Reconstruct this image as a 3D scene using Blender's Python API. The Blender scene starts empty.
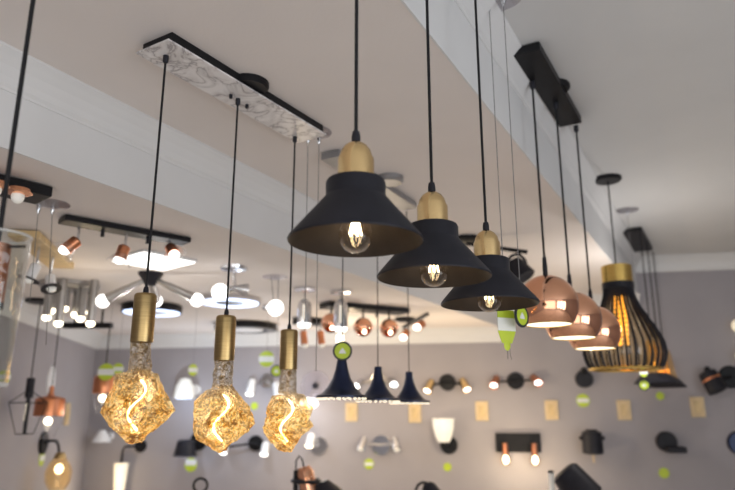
import bpy, bmesh, math, random
from mathutils import Matrix, Vector, noise
random.seed(7)
PI = math.pi
sc = bpy.context.scene
C = sc.collection
# ------------------------------------------------------------------ camera geometry (735x490)
FPX = 649.0; TH = math.atan(165/649.0); CX, CY = 367.5, 245.0; CZ = 1.6
def dirn(px, py):
    u = px-CX; v = CY-py
    up = FPX*math.sin(TH)+v*math.cos(TH); fw = FPX*math.cos(TH)-v*math.sin(TH)
    return u/fw, up/fw
def P(px, py, F):                       # world point seen at px,py at forward distance F
    a, b = dirn(px, py); return Vector((a*F, F, CZ+b*F))
def PZ(px, py, z):                      # on horizontal plane (world z)
    a, b = dirn(px, py); F = (z-CZ)/b; return Vector((a*F, F, z))
ZL, ZM, ZH = CZ+.73, CZ+1.0, CZ+1.33    # three ceiling levels
PSI = math.radians(28.45)               # direction of the ceiling steps
XL, XR = -1.75, -.61                    # the two ceiling step faces in step coordinates
def b2w(xb, yb): return (xb*math.cos(PSI)+yb*math.sin(PSI), -xb*math.sin(PSI)+yb*math.cos(PSI))
def xb_of(x, y): return x*math.cos(PSI)-y*math.sin(PSI)
def ceil_z(x, y):
    b = xb_of(x, y); return ZL if b < XL else (ZM if b < XR else ZH)
W0, WS = 6.18, -.18                     # back wall y = W0 + WS*x
WANG = math.atan(WS)
def PW(px, py):
    a, b = dirn(px, py); F = W0/(1-WS*a); return Vector((a*F, F, CZ+b*F))
LX, LS = -2.77, .155                    # left wall x = LX + LS*(6.7-y)
LANG = math.atan(-LS)
def PL(px, py):
    a, b = dirn(px, py); F = (LX+LS*6.7)/(a+LS); return Vector((a*F, F, CZ+b*F))
def ppm(p): return FPX/(p.y*math.cos(TH)+(p.z-CZ)*math.sin(TH))

# ------------------------------------------------------------------ materials
M = {}
def mat(name, col, rough=.5, metal=0, emit=None, es=0, nscale=None, namt=.06, bump=0, bscale=80, alpha=None, coat=0, stretch=None):
    m = bpy.data.materials.new(name); m.use_nodes = True; nt = m.node_tree; b = nt.nodes['Principled BSDF']
    b.inputs['Roughness'].default_value = rough; b.inputs['Metallic'].default_value = metal
    b.inputs['Coat Weight'].default_value = coat
    if max(col) < .05: b.inputs['Specular IOR Level'].default_value = .22
    tc = nt.nodes.new('ShaderNodeTexCoord'); src = tc.outputs['Object']
    if stretch:
        mp = nt.nodes.new('ShaderNodeMapping'); mp.inputs['Scale'].default_value = stretch
        nt.links.new(src, mp.inputs[0]); src = mp.outputs[0]
    n = nt.nodes.new('ShaderNodeTexNoise'); n.inputs['Scale'].default_value = nscale or 20; n.inputs['Detail'].default_value = 3
    nt.links.new(src, n.inputs['Vector'])
    r = nt.nodes.new('ShaderNodeValToRGB')
    r.color_ramp.elements[0].position = .3; r.color_ramp.elements[1].position = .7
    r.color_ramp.elements[0].color = tuple(c*(1-namt) for c in col)+(1,)
    r.color_ramp.elements[1].color = tuple(min(1, c*(1+namt)) for c in col)+(1,)
    nt.links.new(n.outputs[0], r.inputs[0]); nt.links.new(r.outputs[0], b.inputs['Base Color'])
    if emit: b.inputs['Emission Color'].default_value = tuple(emit)+(1,); b.inputs['Emission Strength'].default_value = es
    if bump:
        n2 = nt.nodes.new('ShaderNodeTexNoise'); n2.inputs['Scale'].default_value = bscale; nt.links.new(src, n2.inputs['Vector'])
        bp = nt.nodes.new('ShaderNodeBump'); bp.inputs['Strength'].default_value = bump; bp.inputs['Distance'].default_value = .01
        nt.links.new(n2.outputs[0], bp.inputs['Height']); nt.links.new(bp.outputs[0], b.inputs['Normal'])
    M[name] = m; return m
def glassmat(name, col=(1, 1, 1), edge=.5, rough=.03, bump=0, bscale=30, body=.0, bodycol=(1, 1, 1)):
    """thin-walled glass: see-through, mirror-like towards its edges"""
    m = bpy.data.materials.new(name); m.use_nodes = True; nt = m.node_tree; nt.nodes.clear()
    out = nt.nodes.new('ShaderNodeOutputMaterial'); tr = nt.nodes.new('ShaderNodeBsdfTransparent'); gl = nt.nodes.new('ShaderNodeBsdfGlossy')
    lw = nt.nodes.new('ShaderNodeLayerWeight'); mx = nt.nodes.new('ShaderNodeMixShader'); ra = nt.nodes.new('ShaderNodeValToRGB')
    lw.inputs[0].default_value = .35
    ra.color_ramp.elements[0].color = (.05, .05, .05, 1); ra.color_ramp.elements[1].color = (edge, edge, edge, 1)
    ra.color_ramp.elements[0].position = .2; ra.color_ramp.elements[1].position = .95
    tr.inputs[0].default_value = tuple(col)+(1,); gl.inputs[0].default_value = (.95, .95, .95, 1); gl.inputs['Roughness'].default_value = rough
    nt.links.new(lw.outputs['Facing'], ra.inputs[0]); nt.links.new(ra.outputs[0], mx.inputs[0])
    nt.links.new(tr.outputs[0], mx.inputs[1]); nt.links.new(gl.outputs[0], mx.inputs[2]); last = mx
    if bump:
        tc = nt.nodes.new('ShaderNodeTexCoord'); n2 = nt.nodes.new('ShaderNodeTexNoise'); n2.inputs['Scale'].default_value = bscale
        nt.links.new(tc.outputs['Object'], n2.inputs['Vector'])
        bp = nt.nodes.new('ShaderNodeBump'); bp.inputs['Strength'].default_value = bump; bp.inputs['Distance'].default_value = .01
        nt.links.new(n2.outputs[0], bp.inputs['Height']); nt.links.new(bp.outputs[0], gl.inputs['Normal']); nt.links.new(bp.outputs[0], lw.inputs['Normal'])
    if body:
        df = nt.nodes.new('ShaderNodeBsdfTranslucent'); df.inputs[0].default_value = tuple(bodycol)+(1,)
        d2 = nt.nodes.new('ShaderNodeBsdfDiffuse'); d2.inputs[0].default_value = tuple(bodycol)+(1,)
        a = nt.nodes.new('ShaderNodeMixShader'); a.inputs[0].default_value = .5; nt.links.new(df.outputs[0], a.inputs[1]); nt.links.new(d2.outputs[0], a.inputs[2])
        m2 = nt.nodes.new('ShaderNodeMixShader'); m2.inputs[0].default_value = body
        nt.links.new(mx.outputs[0], m2.inputs[1]); nt.links.new(a.outputs[0], m2.inputs[2]); last = m2
    nt.links.new(last.outputs[0], out.inputs[0]); M[name] = m; return m

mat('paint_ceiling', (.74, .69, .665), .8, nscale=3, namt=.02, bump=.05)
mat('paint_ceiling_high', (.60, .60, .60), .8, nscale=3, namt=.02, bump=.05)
mat('paint_white', (.66, .66, .665), .6, nscale=5, namt=.015)
mat('paint_wall', (.335, .315, .335), .8, nscale=4, namt=.03, bump=.08, bscale=120)
mat('floor_tile', (.62, .59, .56), .4, nscale=2, namt=.1)
mat('black_metal', (.010, .010, .012), .42, .1, namt=.2)
mat('matte_black', (.016, .016, .022), .5, .0, namt=.15, bump=.03, bscale=400)
mat('shade_inside', (.028, .023, .02), .45, .3, namt=.15)
mat('cord_black', (.012, .012, .014), .6)
mat('navy', (.012, .02, .055), .3, .5, namt=.15)
mat('brass', (.80, .57, .28), .22, 1, nscale=12, namt=.03, stretch=(1, 1, 30))
mat('brass_dark', (.40, .285, .13), .3, 1, nscale=12, namt=.12, stretch=(1, 1, 30))
mat('gold', (.78, .53, .16), .25, 1, nscale=8, namt=.1, stretch=(1, 1, 20))
mat('copper', (.98, .50, .31), .10, 1, nscale=6, namt=.05)
mat('copper_soft', (.66, .27, .14), .3, 1, nscale=10, namt=.1)
mat('chrome', (.72, .73, .76), .12, 1, namt=.04)
mat('grey_metal', (.30, .30, .31), .4, .7, namt=.05)
mat('white_enamel', (.82, .83, .85), .35, 0, namt=.02)
mat('white_inside', (.9, .87, .8), .5, 0, emit=(1, .9, .72), es=.55)
mat('thread', (.2, .19, .19), .5, .3)
mat('wood_plate', (.62, .47, .27), .5, 0, nscale=14, namt=.16, stretch=(6, 6, 1))
mat('wood_light', (.60, .44, .22), .45, 0, nscale=10, namt=.2, stretch=(6, 1, 1))
mat('tag_green', (.46, .58, .035), .5, 0, namt=.05)
mat('tag_white', (.72, .74, .72), .5, 0, namt=.03)
mat('tag_dark', (.03, .035, .04), .5)
mat('bulb_warm', (1, .9, .7), .3, 0, emit=(1, .86, .62), es=6)
mat('filament', (1, .8, .5), .3, 0, emit=(1, .78, .45), es=30)
mat('filament_s', (1, .9, .7), .3, 0, emit=(1, .88, .66), es=17)
mat('bulb_white', (1, 1, 1), .3, 0, emit=(1, .97, .93), es=3.2)
mat('led_cool', (1, 1, 1), .3, 0, emit=(.52, .66, 1), es=2.0)
mat('led_dot', (1, 1, 1), .3, 0, emit=(1, .84, .58), es=1.0)
mat('led_amber', (1, .7, .2), .3, 0, emit=(1, .46, .05), es=1.7)
mat('panel_glow', (1, 1, 1), .3, 0, emit=(1, .98, .93), es=2.2)
mat('frost', (.86, .86, .82), .5, 0, emit=(1, .95, .85), es=.12)
mat('frost_lit', (.9, .85, .72), .5, 0, emit=(1, .85, .6), es=.45)
mat('steel', (.36, .35, .345), .32, .85)
mat('copper_dark', (.42, .17, .09), .35, .9)
glassmat('glass_bell', edge=.95, body=.08)
glassmat('glass_edge', edge=.95, body=.45, bodycol=(.9, .92, .92))
glassmat('clear_glass', edge=.75)
glassmat('bulb_glass', (1, .95, .88), .85, rough=.08)
glassmat('ripple_glass', (.84, .86, .84), .95, bump=.35, bscale=18)
glassmat('acrylic', (.96, .95, .97), .4, body=.16, bodycol=(.85, .83, .88))
glassmat('amber_glass', (1, .86, .62), .75, body=.06, bodycol=(.9, .6, .2))
glassmat('amber_dark', (.92, .84, .68), .6, body=.03, bodycol=(.7, .4, .08))

def marble():
    m = bpy.data.materials.new('marble'); m.use_nodes = True; nt = m.node_tree; b = nt.nodes['Principled BSDF']; b.inputs['Roughness'].default_value = .25
    tc = nt.nodes.new('ShaderNodeTexCoord'); n = nt.nodes.new('ShaderNodeTexNoise'); n.inputs['Scale'].default_value = 9; n.inputs['Detail'].default_value = 6; n.inputs['Distortion'].default_value = 1.3
    nt.links.new(tc.outputs['Object'], n.inputs['Vector']); r = nt.nodes.new('ShaderNodeValToRGB'); e = r.color_ramp.elements
    e[0].position = .40; e[0].color = (.78, .76, .76, 1); e[1].position = .62; e[1].color = (.80, .78, .78, 1)
    for p, c in ((.475, (.66, .63, .63, 1)), (.5, (.36, .34, .35, 1)), (.525, (.62, .60, .60, 1))):
        x = e.new(p); x.color = c
    nt.links.new(n.outputs[0], r.inputs[0]); nt.links.new(r.outputs[0], b.inputs['Base Color']); M['marble'] = m
marble()
def crinkle():
    """crinkled gold-tinted bulb glass, glowing from the filament inside"""
    m = bpy.data.materials.new('crinkle_amber'); m.use_nodes = True; nt = m.node_tree; nt.nodes.clear(); L = nt.links; N = nt.nodes.new
    out = N('ShaderNodeOutputMaterial'); tc = N('ShaderNodeTexCoord'); sep = N('ShaderNodeSeparateXYZ'); L.new(tc.outputs['Object'], sep.inputs[0])
    def noise_(sc_, det, dist, rough=.6):
        n = N('ShaderNodeTexNoise'); n.inputs['Scale'].default_value = sc_; n.inputs['Detail'].default_value = det; n.inputs['Distortion'].default_value = dist
        n.inputs['Roughness'].default_value = rough; L.new(tc.outputs['Object'], n.inputs['Vector']); return n.outputs[0]
    def ramp(src, pts):
        r = N('ShaderNodeValToRGB'); e = r.color_ramp.elements; e[0].position, e[0].color = pts[0][0], tuple(pts[0][1])+(1,); e[1].position, e[1].color = pts[-1][0], tuple(pts[-1][1])+(1,)
        for p, c in pts[1:-1]: x = e.new(p); x.color = tuple(c)+(1,)
        L.new(src, r.inputs[0]); return r.outputs[0]
    def rng(src, a, b):
        q = N('ShaderNodeMapRange'); q.inputs[1].default_value = a; q.inputs[2].default_value = b; L.new(src, q.inputs[0]); return q.outputs[0]
    def math_(op, a, b):
        q = N('ShaderNodeMath'); q.operation = op
        for i, x in enumerate((a, b)):
            if isinstance(x, (int, float)): q.inputs[i].default_value = x
            else: L.new(x, q.inputs[i])
        return q.outputs[0]
    def mixc(f, a, b):
        q = N('ShaderNodeMix'); q.data_type = 'RGBA'
        for i, x in ((0, f), (6, a), (7, b)):
            if isinstance(x, tuple): q.inputs[i].default_value = x+(1,)
            elif isinstance(x, float): q.inputs[i].default_value = x
            else: L.new(x, q.inputs[i])
        return q.outputs[2]
    fine = noise_(72, 3, 1.4, .6); midn = noise_(38, 4, 1.2); big = noise_(12, 2, .3)
    gold = rng(sep.outputs['Z'], -.07, -.125)                       # coating begins below the neck
    tint = ramp(midn, [(.36, (.38, .17, .02)), (.47, (.88, .52, .10)), (.54, (1, .78, .36)), (.66, (1, .93, .78))])
    tint = mixc(math_('MULTIPLY', rng(big, .44, .62), .7), tint, (.90, .90, .84))
    tint = mixc(gold, ramp(fine, [(.42, (.50, .40, .24)), (.5, (.95, .93, .88)), (.58, (1, 1, 1))]), tint)
    bp = N('ShaderNodeBump'); bp.inputs['Strength'].default_value = 1; bp.inputs['Distance'].default_value = .006
    L.new(math_('ADD', fine, math_('MULTIPLY', midn, 1.6)), bp.inputs['Height'])
    tr = N('ShaderNodeBsdfTransparent'); L.new(tint, tr.inputs[0])
    gs = N('ShaderNodeBsdfGlass'); gs.inputs['Roughness'].default_value = .04; gs.inputs['IOR'].default_value = 1.35; L.new(tint, gs.inputs['Color']); L.new(bp.outputs[0], gs.inputs['Normal'])
    gl = N('ShaderNodeBsdfGlossy'); gl.inputs['Roughness'].default_value = .1; L.new(bp.outputs[0], gl.inputs['Normal']); gl.inputs[0].default_value = (1, .92, .78, 1)
    lw = N('ShaderNodeLayerWeight'); lw.inputs[0].default_value = .45; L.new(bp.outputs[0], lw.inputs['Normal'])
    a = N('ShaderNodeMixShader'); a.inputs[0].default_value = .25; L.new(tr.outputs[0], a.inputs[1]); L.new(gs.outputs[0], a.inputs[2])
    b = N('ShaderNodeMixShader'); L.new(math_('MULTIPLY', lw.outputs['Facing'], .5), b.inputs[0]); L.new(a.outputs[0], b.inputs[1]); L.new(gl.outputs[0], b.inputs[2])
    glow = ramp(fine, [(.44, (.02, .006, 0)), (.50, (.30, .13, .01)), (.54, (.98, .52, .06)), (.60, (1, .84, .42))])
    em = N('ShaderNodeEmission'); L.new(glow, em.inputs[0]); L.new(math_('MULTIPLY', gold, .44), em.inputs[1])
    c = N('ShaderNodeAddShader'); L.new(b.outputs[0], c.inputs[0]); L.new(em.outputs[0], c.inputs[1]); L.new(c.outputs[0], out.inputs[0])
    M['crinkle_amber'] = m
crinkle()

# ------------------------------------------------------------------ mesh helpers
def lathe(prof, seg=40, bm=None, mtx=None, mi=0):
    """prof = [(r,z)...] revolved about z"""
    bm = bm or bmesh.new(); rows = []
    for r, z in prof:
        if r < 1e-5: rows.append([bm.verts.new((0, 0, z))])
        else: rows.append([bm.verts.new((r*math.cos(2*PI*i/seg), r*math.sin(2*PI*i/seg), z)) for i in range(seg)])
    new = [v for rr in rows for v in rr]
    for a, b in zip(rows, rows[1:]):
        for i in range(seg):
            j = (i+1) % seg
            q = [a[i % len(a)], a[j % len(a)], b[j % len(b)], b[i % len(b)]]
            q = [v for k, v in enumerate(q) if v not in q[:k]]
            if len(q) > 2:
                try: bm.faces.new(q).material_index = mi
                except ValueError: pass
    if mtx is not None: bmesh.ops.transform(bm, matrix=mtx, verts=new)
    return bm
def tube(pts, r, seg=10, bm=None, closed=False):
    bm = bm or bmesh.new(); pts = [Vector(p) for p in pts]; n = len(pts); rows = []; up = None
    for i, p in enumerate(pts):
        if closed: t = pts[(i+1) % n]-pts[i-1]
        else: t = pts[min(i+1, n-1)]-pts[max(i-1, 0)]
        t.normalize()
        if up is None: up = Vector((0, 0, 1)) if abs(t.z) < .9 else Vector((1, 0, 0))
        a = (up-t*up.dot(t)).normalized(); up = a; b = t.cross(a)
        rr = r[i] if isinstance(r, (list, tuple)) else r
        rows.append([bm.verts.new(p+a*rr*math.cos(2*PI*k/seg)+b*rr*math.sin(2*PI*k/seg)) for k in range(seg)])
    for i in range(n if closed else n-1):
        a, b = rows[i], rows[(i+1) % n]
        for k in range(seg): bm.faces.new((a[k], a[(k+1) % seg], b[(k+1) % seg], b[k]))
    if not closed: bm.faces.new(rows[0][::-1]); bm.faces.new(rows[-1])
    return bm
def box(sx, sy, sz, loc=(0, 0, 0), bev=.0, bm=None, rot=None):
    bm = bm or bmesh.new(); r = bmesh.ops.create_cube(bm, size=1); vs = r['verts']
    bmesh.ops.scale(bm, vec=(sx, sy, sz), verts=vs)
    if bev:
        es = list({e for v in vs for e in v.link_edges}); rb = bmesh.ops.bevel(bm, geom=es, offset=bev, segments=2, affect='EDGES', profile=.5)
        vs = list({v for f in rb['faces'] for v in f.verts} | {v for v in vs if v.is_valid})
        vs = list(set(vs))
    if rot is not None: bmesh.ops.transform(bm, matrix=rot, verts=vs)
    bmesh.ops.translate(bm, vec=loc, verts=vs); return bm
def ball(r, loc=(0, 0, 0), bm=None, seg=20, sq=(1, 1, 1)):
    bm = bm or bmesh.new(); v = bmesh.ops.create_uvsphere(bm, u_segments=seg, v_segments=seg//2+2, radius=r)['verts']
    bmesh.ops.scale(bm, vec=sq, verts=v); bmesh.ops.translate(bm, vec=loc, verts=v); return bm
def aim(d):                                             # rotation taking local -z to direction d
    return Vector(d).normalized().to_track_quat('-Z', 'Y').to_matrix().to_4x4()
def obj(name, bm, m, parent=None, loc=(0, 0, 0), rot=None, smooth=True, kind=None):
    bmesh.ops.recalc_face_normals(bm, faces=bm.faces)
    me = bpy.data.meshes.new(name); bm.to_mesh(me); bm.free()
    me.materials.append(M[m] if isinstance(m, str) else m)
    if smooth:
        for p in me.polygons: p.use_smooth = True
        try: me.set_sharp_from_angle(angle=math.radians(38))
        except Exception: pass
    o = bpy.data.objects.new(name, me); C.objects.link(o); o.location = loc
    if rot is not None: o.rotation_euler = rot
    if parent: o.parent = parent
    if kind: o['kind'] = kind
    return o
def tag(o, label, cat, group=None):
    o['label'] = label; o['category'] = cat
    if group: o['group'] = group
    return o
def thing(name, label, cat, loc=(0, 0, 0), rz=0, group=None):
    o = bpy.data.objects.new(name, None); o.empty_display_size = .05; C.objects.link(o); o.location = loc; o.rotation_euler = (0, 0, rz)
    return tag(o, label, cat, group)
def copy_thing(root, loc, label, rz=None):
    def cp(o, par):
        c = o.copy(); C.objects.link(c)
        if par: c.parent = par
        for ch in o.children: cp(ch, c)
        return c
    r = cp(root, None); r.location = loc; r['label'] = label
    if rz is not None: r.rotation_euler = (0, 0, rz)
    return r
def ring(r, t, z=0, n=40, seg=8, bm=None, sy=1):
    return tube([(r*math.cos(2*PI*i/n), r*sy*math.sin(2*PI*i/n), z) for i in range(n)], t, seg, bm, closed=True)

# ------------------------------------------------------------------ the room
def isect_step(xb):                                     # where a step line meets the back wall
    c, s = math.cos(PSI), math.sin(PSI)                 # x*c - y*s = xb ; y = W0+WS*x
    x = (xb+W0*s)/(c-WS*s); return (x, W0+WS*x)
YF = -1.6
def on_front(xb):
    c, s = math.cos(PSI), math.sin(PSI); return ((xb+YF*s)/c, YF)
XRW = 4.6
corner_l = (LX+LS*(6.7-6.7)-0.0, 6.7)
xl = (LX+LS*(6.7-W0))/(1+LS*WS); corner_l = (xl, W0+WS*xl)
corner_r = (XRW, W0+WS*XRW)
front_l = (LX+LS*(6.7-YF), YF); front_r = (XRW, YF)
def slab(name, pts, z, th, m, flip=False, kind='structure'):
    bm = bmesh.new(); lo = [bm.verts.new((x, y, z)) for x, y in pts]; hi = [bm.verts.new((x, y, z+th)) for x, y in pts]
    bm.faces.new(lo); bm.faces.new(hi[::-1])
    for i in range(len(pts)):
        j = (i+1) % len(pts); bm.faces.new((lo[i], lo[j], hi[j], hi[i]))
    bmesh.ops.recalc_face_normals(bm, faces=bm.faces)
    return obj(name, bm, m, kind=kind, smooth=False)
def wallslab(name, a, b, z0, z1, th, m):
    a, b = Vector(a), Vector(b); d = (b-a).normalized(); n = Vector((d.y, -d.x))*th
    return slab(name, [tuple(a), tuple(b), tuple(b+n), tuple(a+n)], z0, z1-z0, m)
sL, sR = isect_step(XL), isect_step(XR); fL, fR = on_front(XL), on_front(XR)
FT = .1
slab('floor', [front_l, corner_l, corner_r, front_r], -.1, .1, 'floor_tile')
# low ceiling: left of the first step.  fL may lie left of the left wall at the front, so clip
c, s = math.cos(PSI), math.sin(PSI)
# step line XL with the left wall
# x = LX+LS*(6.7-y); x*c - y*s = XL
yi = ((LX+LS*6.7)*c-XL)/(LS*c+s); xi = LX+LS*(6.7-yi)
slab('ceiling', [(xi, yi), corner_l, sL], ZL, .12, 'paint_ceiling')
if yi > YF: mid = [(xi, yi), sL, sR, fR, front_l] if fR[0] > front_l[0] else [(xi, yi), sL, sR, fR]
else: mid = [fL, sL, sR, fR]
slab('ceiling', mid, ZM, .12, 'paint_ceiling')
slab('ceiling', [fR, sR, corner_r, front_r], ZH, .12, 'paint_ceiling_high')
def inset(p, q, t):
    p, q = Vector(p), Vector(q); d = (q-p).normalized(); return d
# vertical step faces
wallslab('trim_1', (xi, yi), sL, ZL-.001, ZM, .006, 'paint_white')
wallslab('trim_2', fR, sR, ZM-.001, ZH, .006, 'paint_white')
def crown(name, a, b, z, side, h=.10):
    """crown moulding along a->b under the ceiling at z; side = unit normal into the room"""
    prof = [(0, 0), (h*.8, 0), (h*.8, -.008), (h*.66, -.02), (h*.46, -.04), (h*.28, -.066), (.020, -h+.016), (.012, -h+.008), (.010, -h), (0, -h)]
    bm = bmesh.new(); rows = []
    for p in (a, b): rows.append([bm.verts.new((p[0]+side[0]*o, p[1]+side[1]*o, z+dz)) for o, dz in prof])
    n = len(prof)
    for i in range(n): bm.faces.new((rows[0][i], rows[0][(i+1) % n], rows[1][(i+1) % n], rows[1][i]))
    bm.faces.new(rows[0]); bm.faces.new(rows[1][::-1])
    return obj(name, bm, 'paint_white', kind='structure', smooth=False)
nb = (math.cos(PSI), -math.sin(PSI))                    # faces look towards +x_b
nw = Vector((WS, -1)).normalized(); nlw = Vector((1, LS)).normalized()
crown('trim_3', (xi, yi), sL, ZM, nb); crown('trim_4', fR, sR, ZH, nb)
crown('trim_5', corner_l, sL, ZL, nw, .13); crown('trim_6', sL, sR, ZM, nw, .13); crown('trim_7', sR, corner_r, ZH, nw, .13)
crown('trim_8', (xi, yi), corner_l, ZL, nlw, .13)
wallslab('wall_back', corner_l, corner_r, 0, ZH+.12, -.12, 'paint_wall')
wallslab('wall_left', front_l, corner_l, 0, ZH+.12, -.12, 'paint_wall')
wallslab('wall_right', front_r, corner_r, 0, ZH+.12, .12, 'paint_wall')
def base(name, a, b, nrm):
    bm = bmesh.new(); prof = [(0, 0), (.015, 0), (.015, .09), (.008, .1), (0, .1)]; rows = []
    for p in (a, b): rows.append([bm.verts.new((p[0]+nrm[0]*o, p[1]+nrm[1]*o, dz)) for o, dz in prof])
    for i in range(5): bm.faces.new((rows[0][i], rows[0][(i+1) % 5], rows[1][(i+1) % 5], rows[1][i]))
    obj(name, bm, 'paint_white', kind='structure', smooth=False)
base('baseboard_back', corner_l, corner_r, nw); base('baseboard_left', front_l, corner_l, nlw)

# ------------------------------------------------------------------ generic lamp pieces
def cord(t, z0, z1, r=.003, m='cord_black', name='cord', x=0, y=0):
    return obj(name, tube([(x, y, z0), (x, y, z1)], r, 8), m, t)
def relief(t, z, r=.007, h=.022, m='matte_black', name='strain_relief'):
    return obj(name, lathe([(.003, z+h), (r*.8, z+h-.002), (r, z+h*.5), (r, z), (.002, z)], 16), m, t)
def linear_plate(name, label, cat, p0, p1, w, th, m, group=None, discs=()):
    """flat bar fixed to the ceiling from p0 to p1 (world points at ceiling height)"""
    c0 = (p0+p1)/2; d = p1-p0; t = thing(name, label, cat, c0, math.atan2(d.y, d.x), group); L = d.length
    obj('plate', box(L, w, th, (0, 0, -th/2-.004), .003), m, t, smooth=False)
    return t, L

# ------------------------------------------------------------------ 1. marble bar with three crinkled amber bulbs
p0 = PZ(156.5, 47.5, ZM-.03); p1 = PZ(310, 136.5, ZM-.03); p0.z = p1.z = ZM
d = p1-p0; L = d.length; t = thing('ceiling_bar', 'long ceiling bar with black frame and white marbled underside holding amber bulbs', 'ceiling mount', (p0+p1)/2, math.atan2(d.y, d.x))
obj('frame', box(L, .118, .026, (0, 0, -.013), .002), 'black_metal', t, smooth=False)
obj('marble_panel', box(L+.03, .132, .006, (0.004, .006, -.0295), .001), 'marble', t, smooth=False)
q = PZ(246, 84, ZM)-t.location; q.rotate(Matrix.Rotation(-t.rotation_euler.z, 3, 'Z'))
obj('ceiling_rose', lathe([(0, 0), (.062, 0), (.062, -.012), (.055, -.02), (0, -.02)], 40), 'black_metal', t, (q.x, q.y-.014, 0))
for px, py in ((231, 94), (247, 104)):
    q = PZ(px, py, ZM-.03)-t.location; q.rotate(Matrix.Rotation(-t.rotation_euler.z, 3, 'Z'))
    obj('screw', lathe([(0, -.045), (.005, -.045), (.0055, -.04), (.0055, -.032), (0, -.032)], 14), 'matte_black', t, (q.x, q.y, 0))

def rock_bulb(seed):
    """neck and many-sided crinkled body of the bulb, z=0 at the top of the neck"""
    bm = bmesh.new(); rnd = random.Random(seed)
    rings = [(-.084, [.0315]*7, 0), (-.094, [.050, .056, .044, .058, .050, .040, .052], .2), (-.132, [.082, .066, .088, .064, .074, .080, .066], .5),
             (-.186, [.102, .074, .078, .094, .082, .104, .072], .1), (-.222, [.064, .070, .050, .060, .078, .050, .066], .6), (-.262, [.022]*7, .2)]
    rows = []
    for z, rr, ph in rings:
        rows.append([bm.verts.new((r*math.cos(2*PI*i/7+ph), r*math.sin(2*PI*i/7+ph), z+rnd.uniform(-.008, .008))) for i, r in enumerate(rr)])
    for a, b in zip(rows, rows[1:]):
        for i in range(7):
            j = (i+1) % 7
            bm.faces.new((a[i], a[j], b[i])); bm.faces.new((a[j], b[j], b[i]))
    tip = bm.verts.new((.006, 0, -.268))
    for i in range(7): bm.faces.new((rows[-1][i], rows[-1][(i+1) % 7], tip))
    bmesh.ops.subdivide_edges(bm, edges=bm.edges[:], cuts=7, use_grid_fill=True)
    bm.normal_update()
    for v in bm.verts:
        k = noise.fractal(v.co*45, 1, 2, 4)*.0034+noise.noise(v.co*110)*.0022; v.co += v.normal*k
    # rippled neck
    seg = 28; prev = None
    for i in range(14):
        z = -.084*i/13; r = .0265+.004*(i/13)**1.5
        row = [bm.verts.new(((r+.0045*noise.noise(Vector((math.cos(2*PI*k/seg)*1.5, math.sin(2*PI*k/seg)*1.5, z*60))))*math.cos(2*PI*k/seg), (r+.0045*noise.noise(Vector((math.cos(2*PI*k/seg)*1.5, math.sin(2*PI*k/seg)*1.5, z*60))))*math.sin(2*PI*k/seg), z)) for k in range(seg)]
        if prev:
            for k in range(seg): bm.faces.new((prev[k], prev[(k+1) % seg], row[(k+1) % seg], row[k]))
        prev = row
    return bm
def s_filament():
    pts = []
    for i in range(28):
        u = i/27; z = -.105-.13*u
        pts.append((.021*math.sin(u*2*PI*1.02+.25)*(1-.1*u), .006*math.cos(u*7), z))
    return tube(pts, .0024, 8)
def amber_pendant(px_top, py_top, px_can, py_can, rz, label, sd, s=1):
    top = PZ(px_top, py_top, ZM-.033); F = top.y
    zc = P(px_can, py_can, F).z; h = top.z-zc              # top of the brass can
    t = thing('amber_pendant', label, 'pendant lamp', top, rz, 'amber crinkled bulb pendants under the marble bar')
    obj('ceiling_grip', lathe([(0, 0), (.008, 0), (.008, -.018), (.005, -.022), (0, -.022)], 16), 'matte_black', t)
    cord(t, -.02, -h+.01, .0032)
    relief(t, -h, .007, .02)
    cn = obj('brass_socket', lathe([(0, 0), (.026, 0), (.0295, -.004), (.030, -.008), (.030, -.128), (.0295, -.132), (.026, -.132), (.026, -.1), (0, -.1)], 40), 'brass_dark', t, (0, 0, -h))
    cn.scale = (s, s, s)
    b = obj('bulb', rock_bulb(sd), 'crinkle_amber', t, (0, 0, -h-.126*s)); b.scale = (s, s, s)
    obj('filament', s_filament(), 'filament_s', b, rot=(0, 0, -rz+.25))
    obj('filament_stem', lathe([(.008, .0), (.007, -.07), (.004, -.105), (0, -.106)], 14), 'bulb_glass', b)
    return t
amber_pendant(166, 56, 147, 294, .35, 'nearest and largest amber crinkled glass bulb on a brass socket', 1, .93)
amber_pendant(238, 99, 227, 316, 1.6, 'middle amber crinkled glass bulb on a brass socket under the marble bar', 2, .98)
amber_pendant(295, 137, 290, 330, 3.9, 'farthest amber crinkled glass bulb on a brass socket beside the black cone lamp', 3, 1.0)

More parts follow.
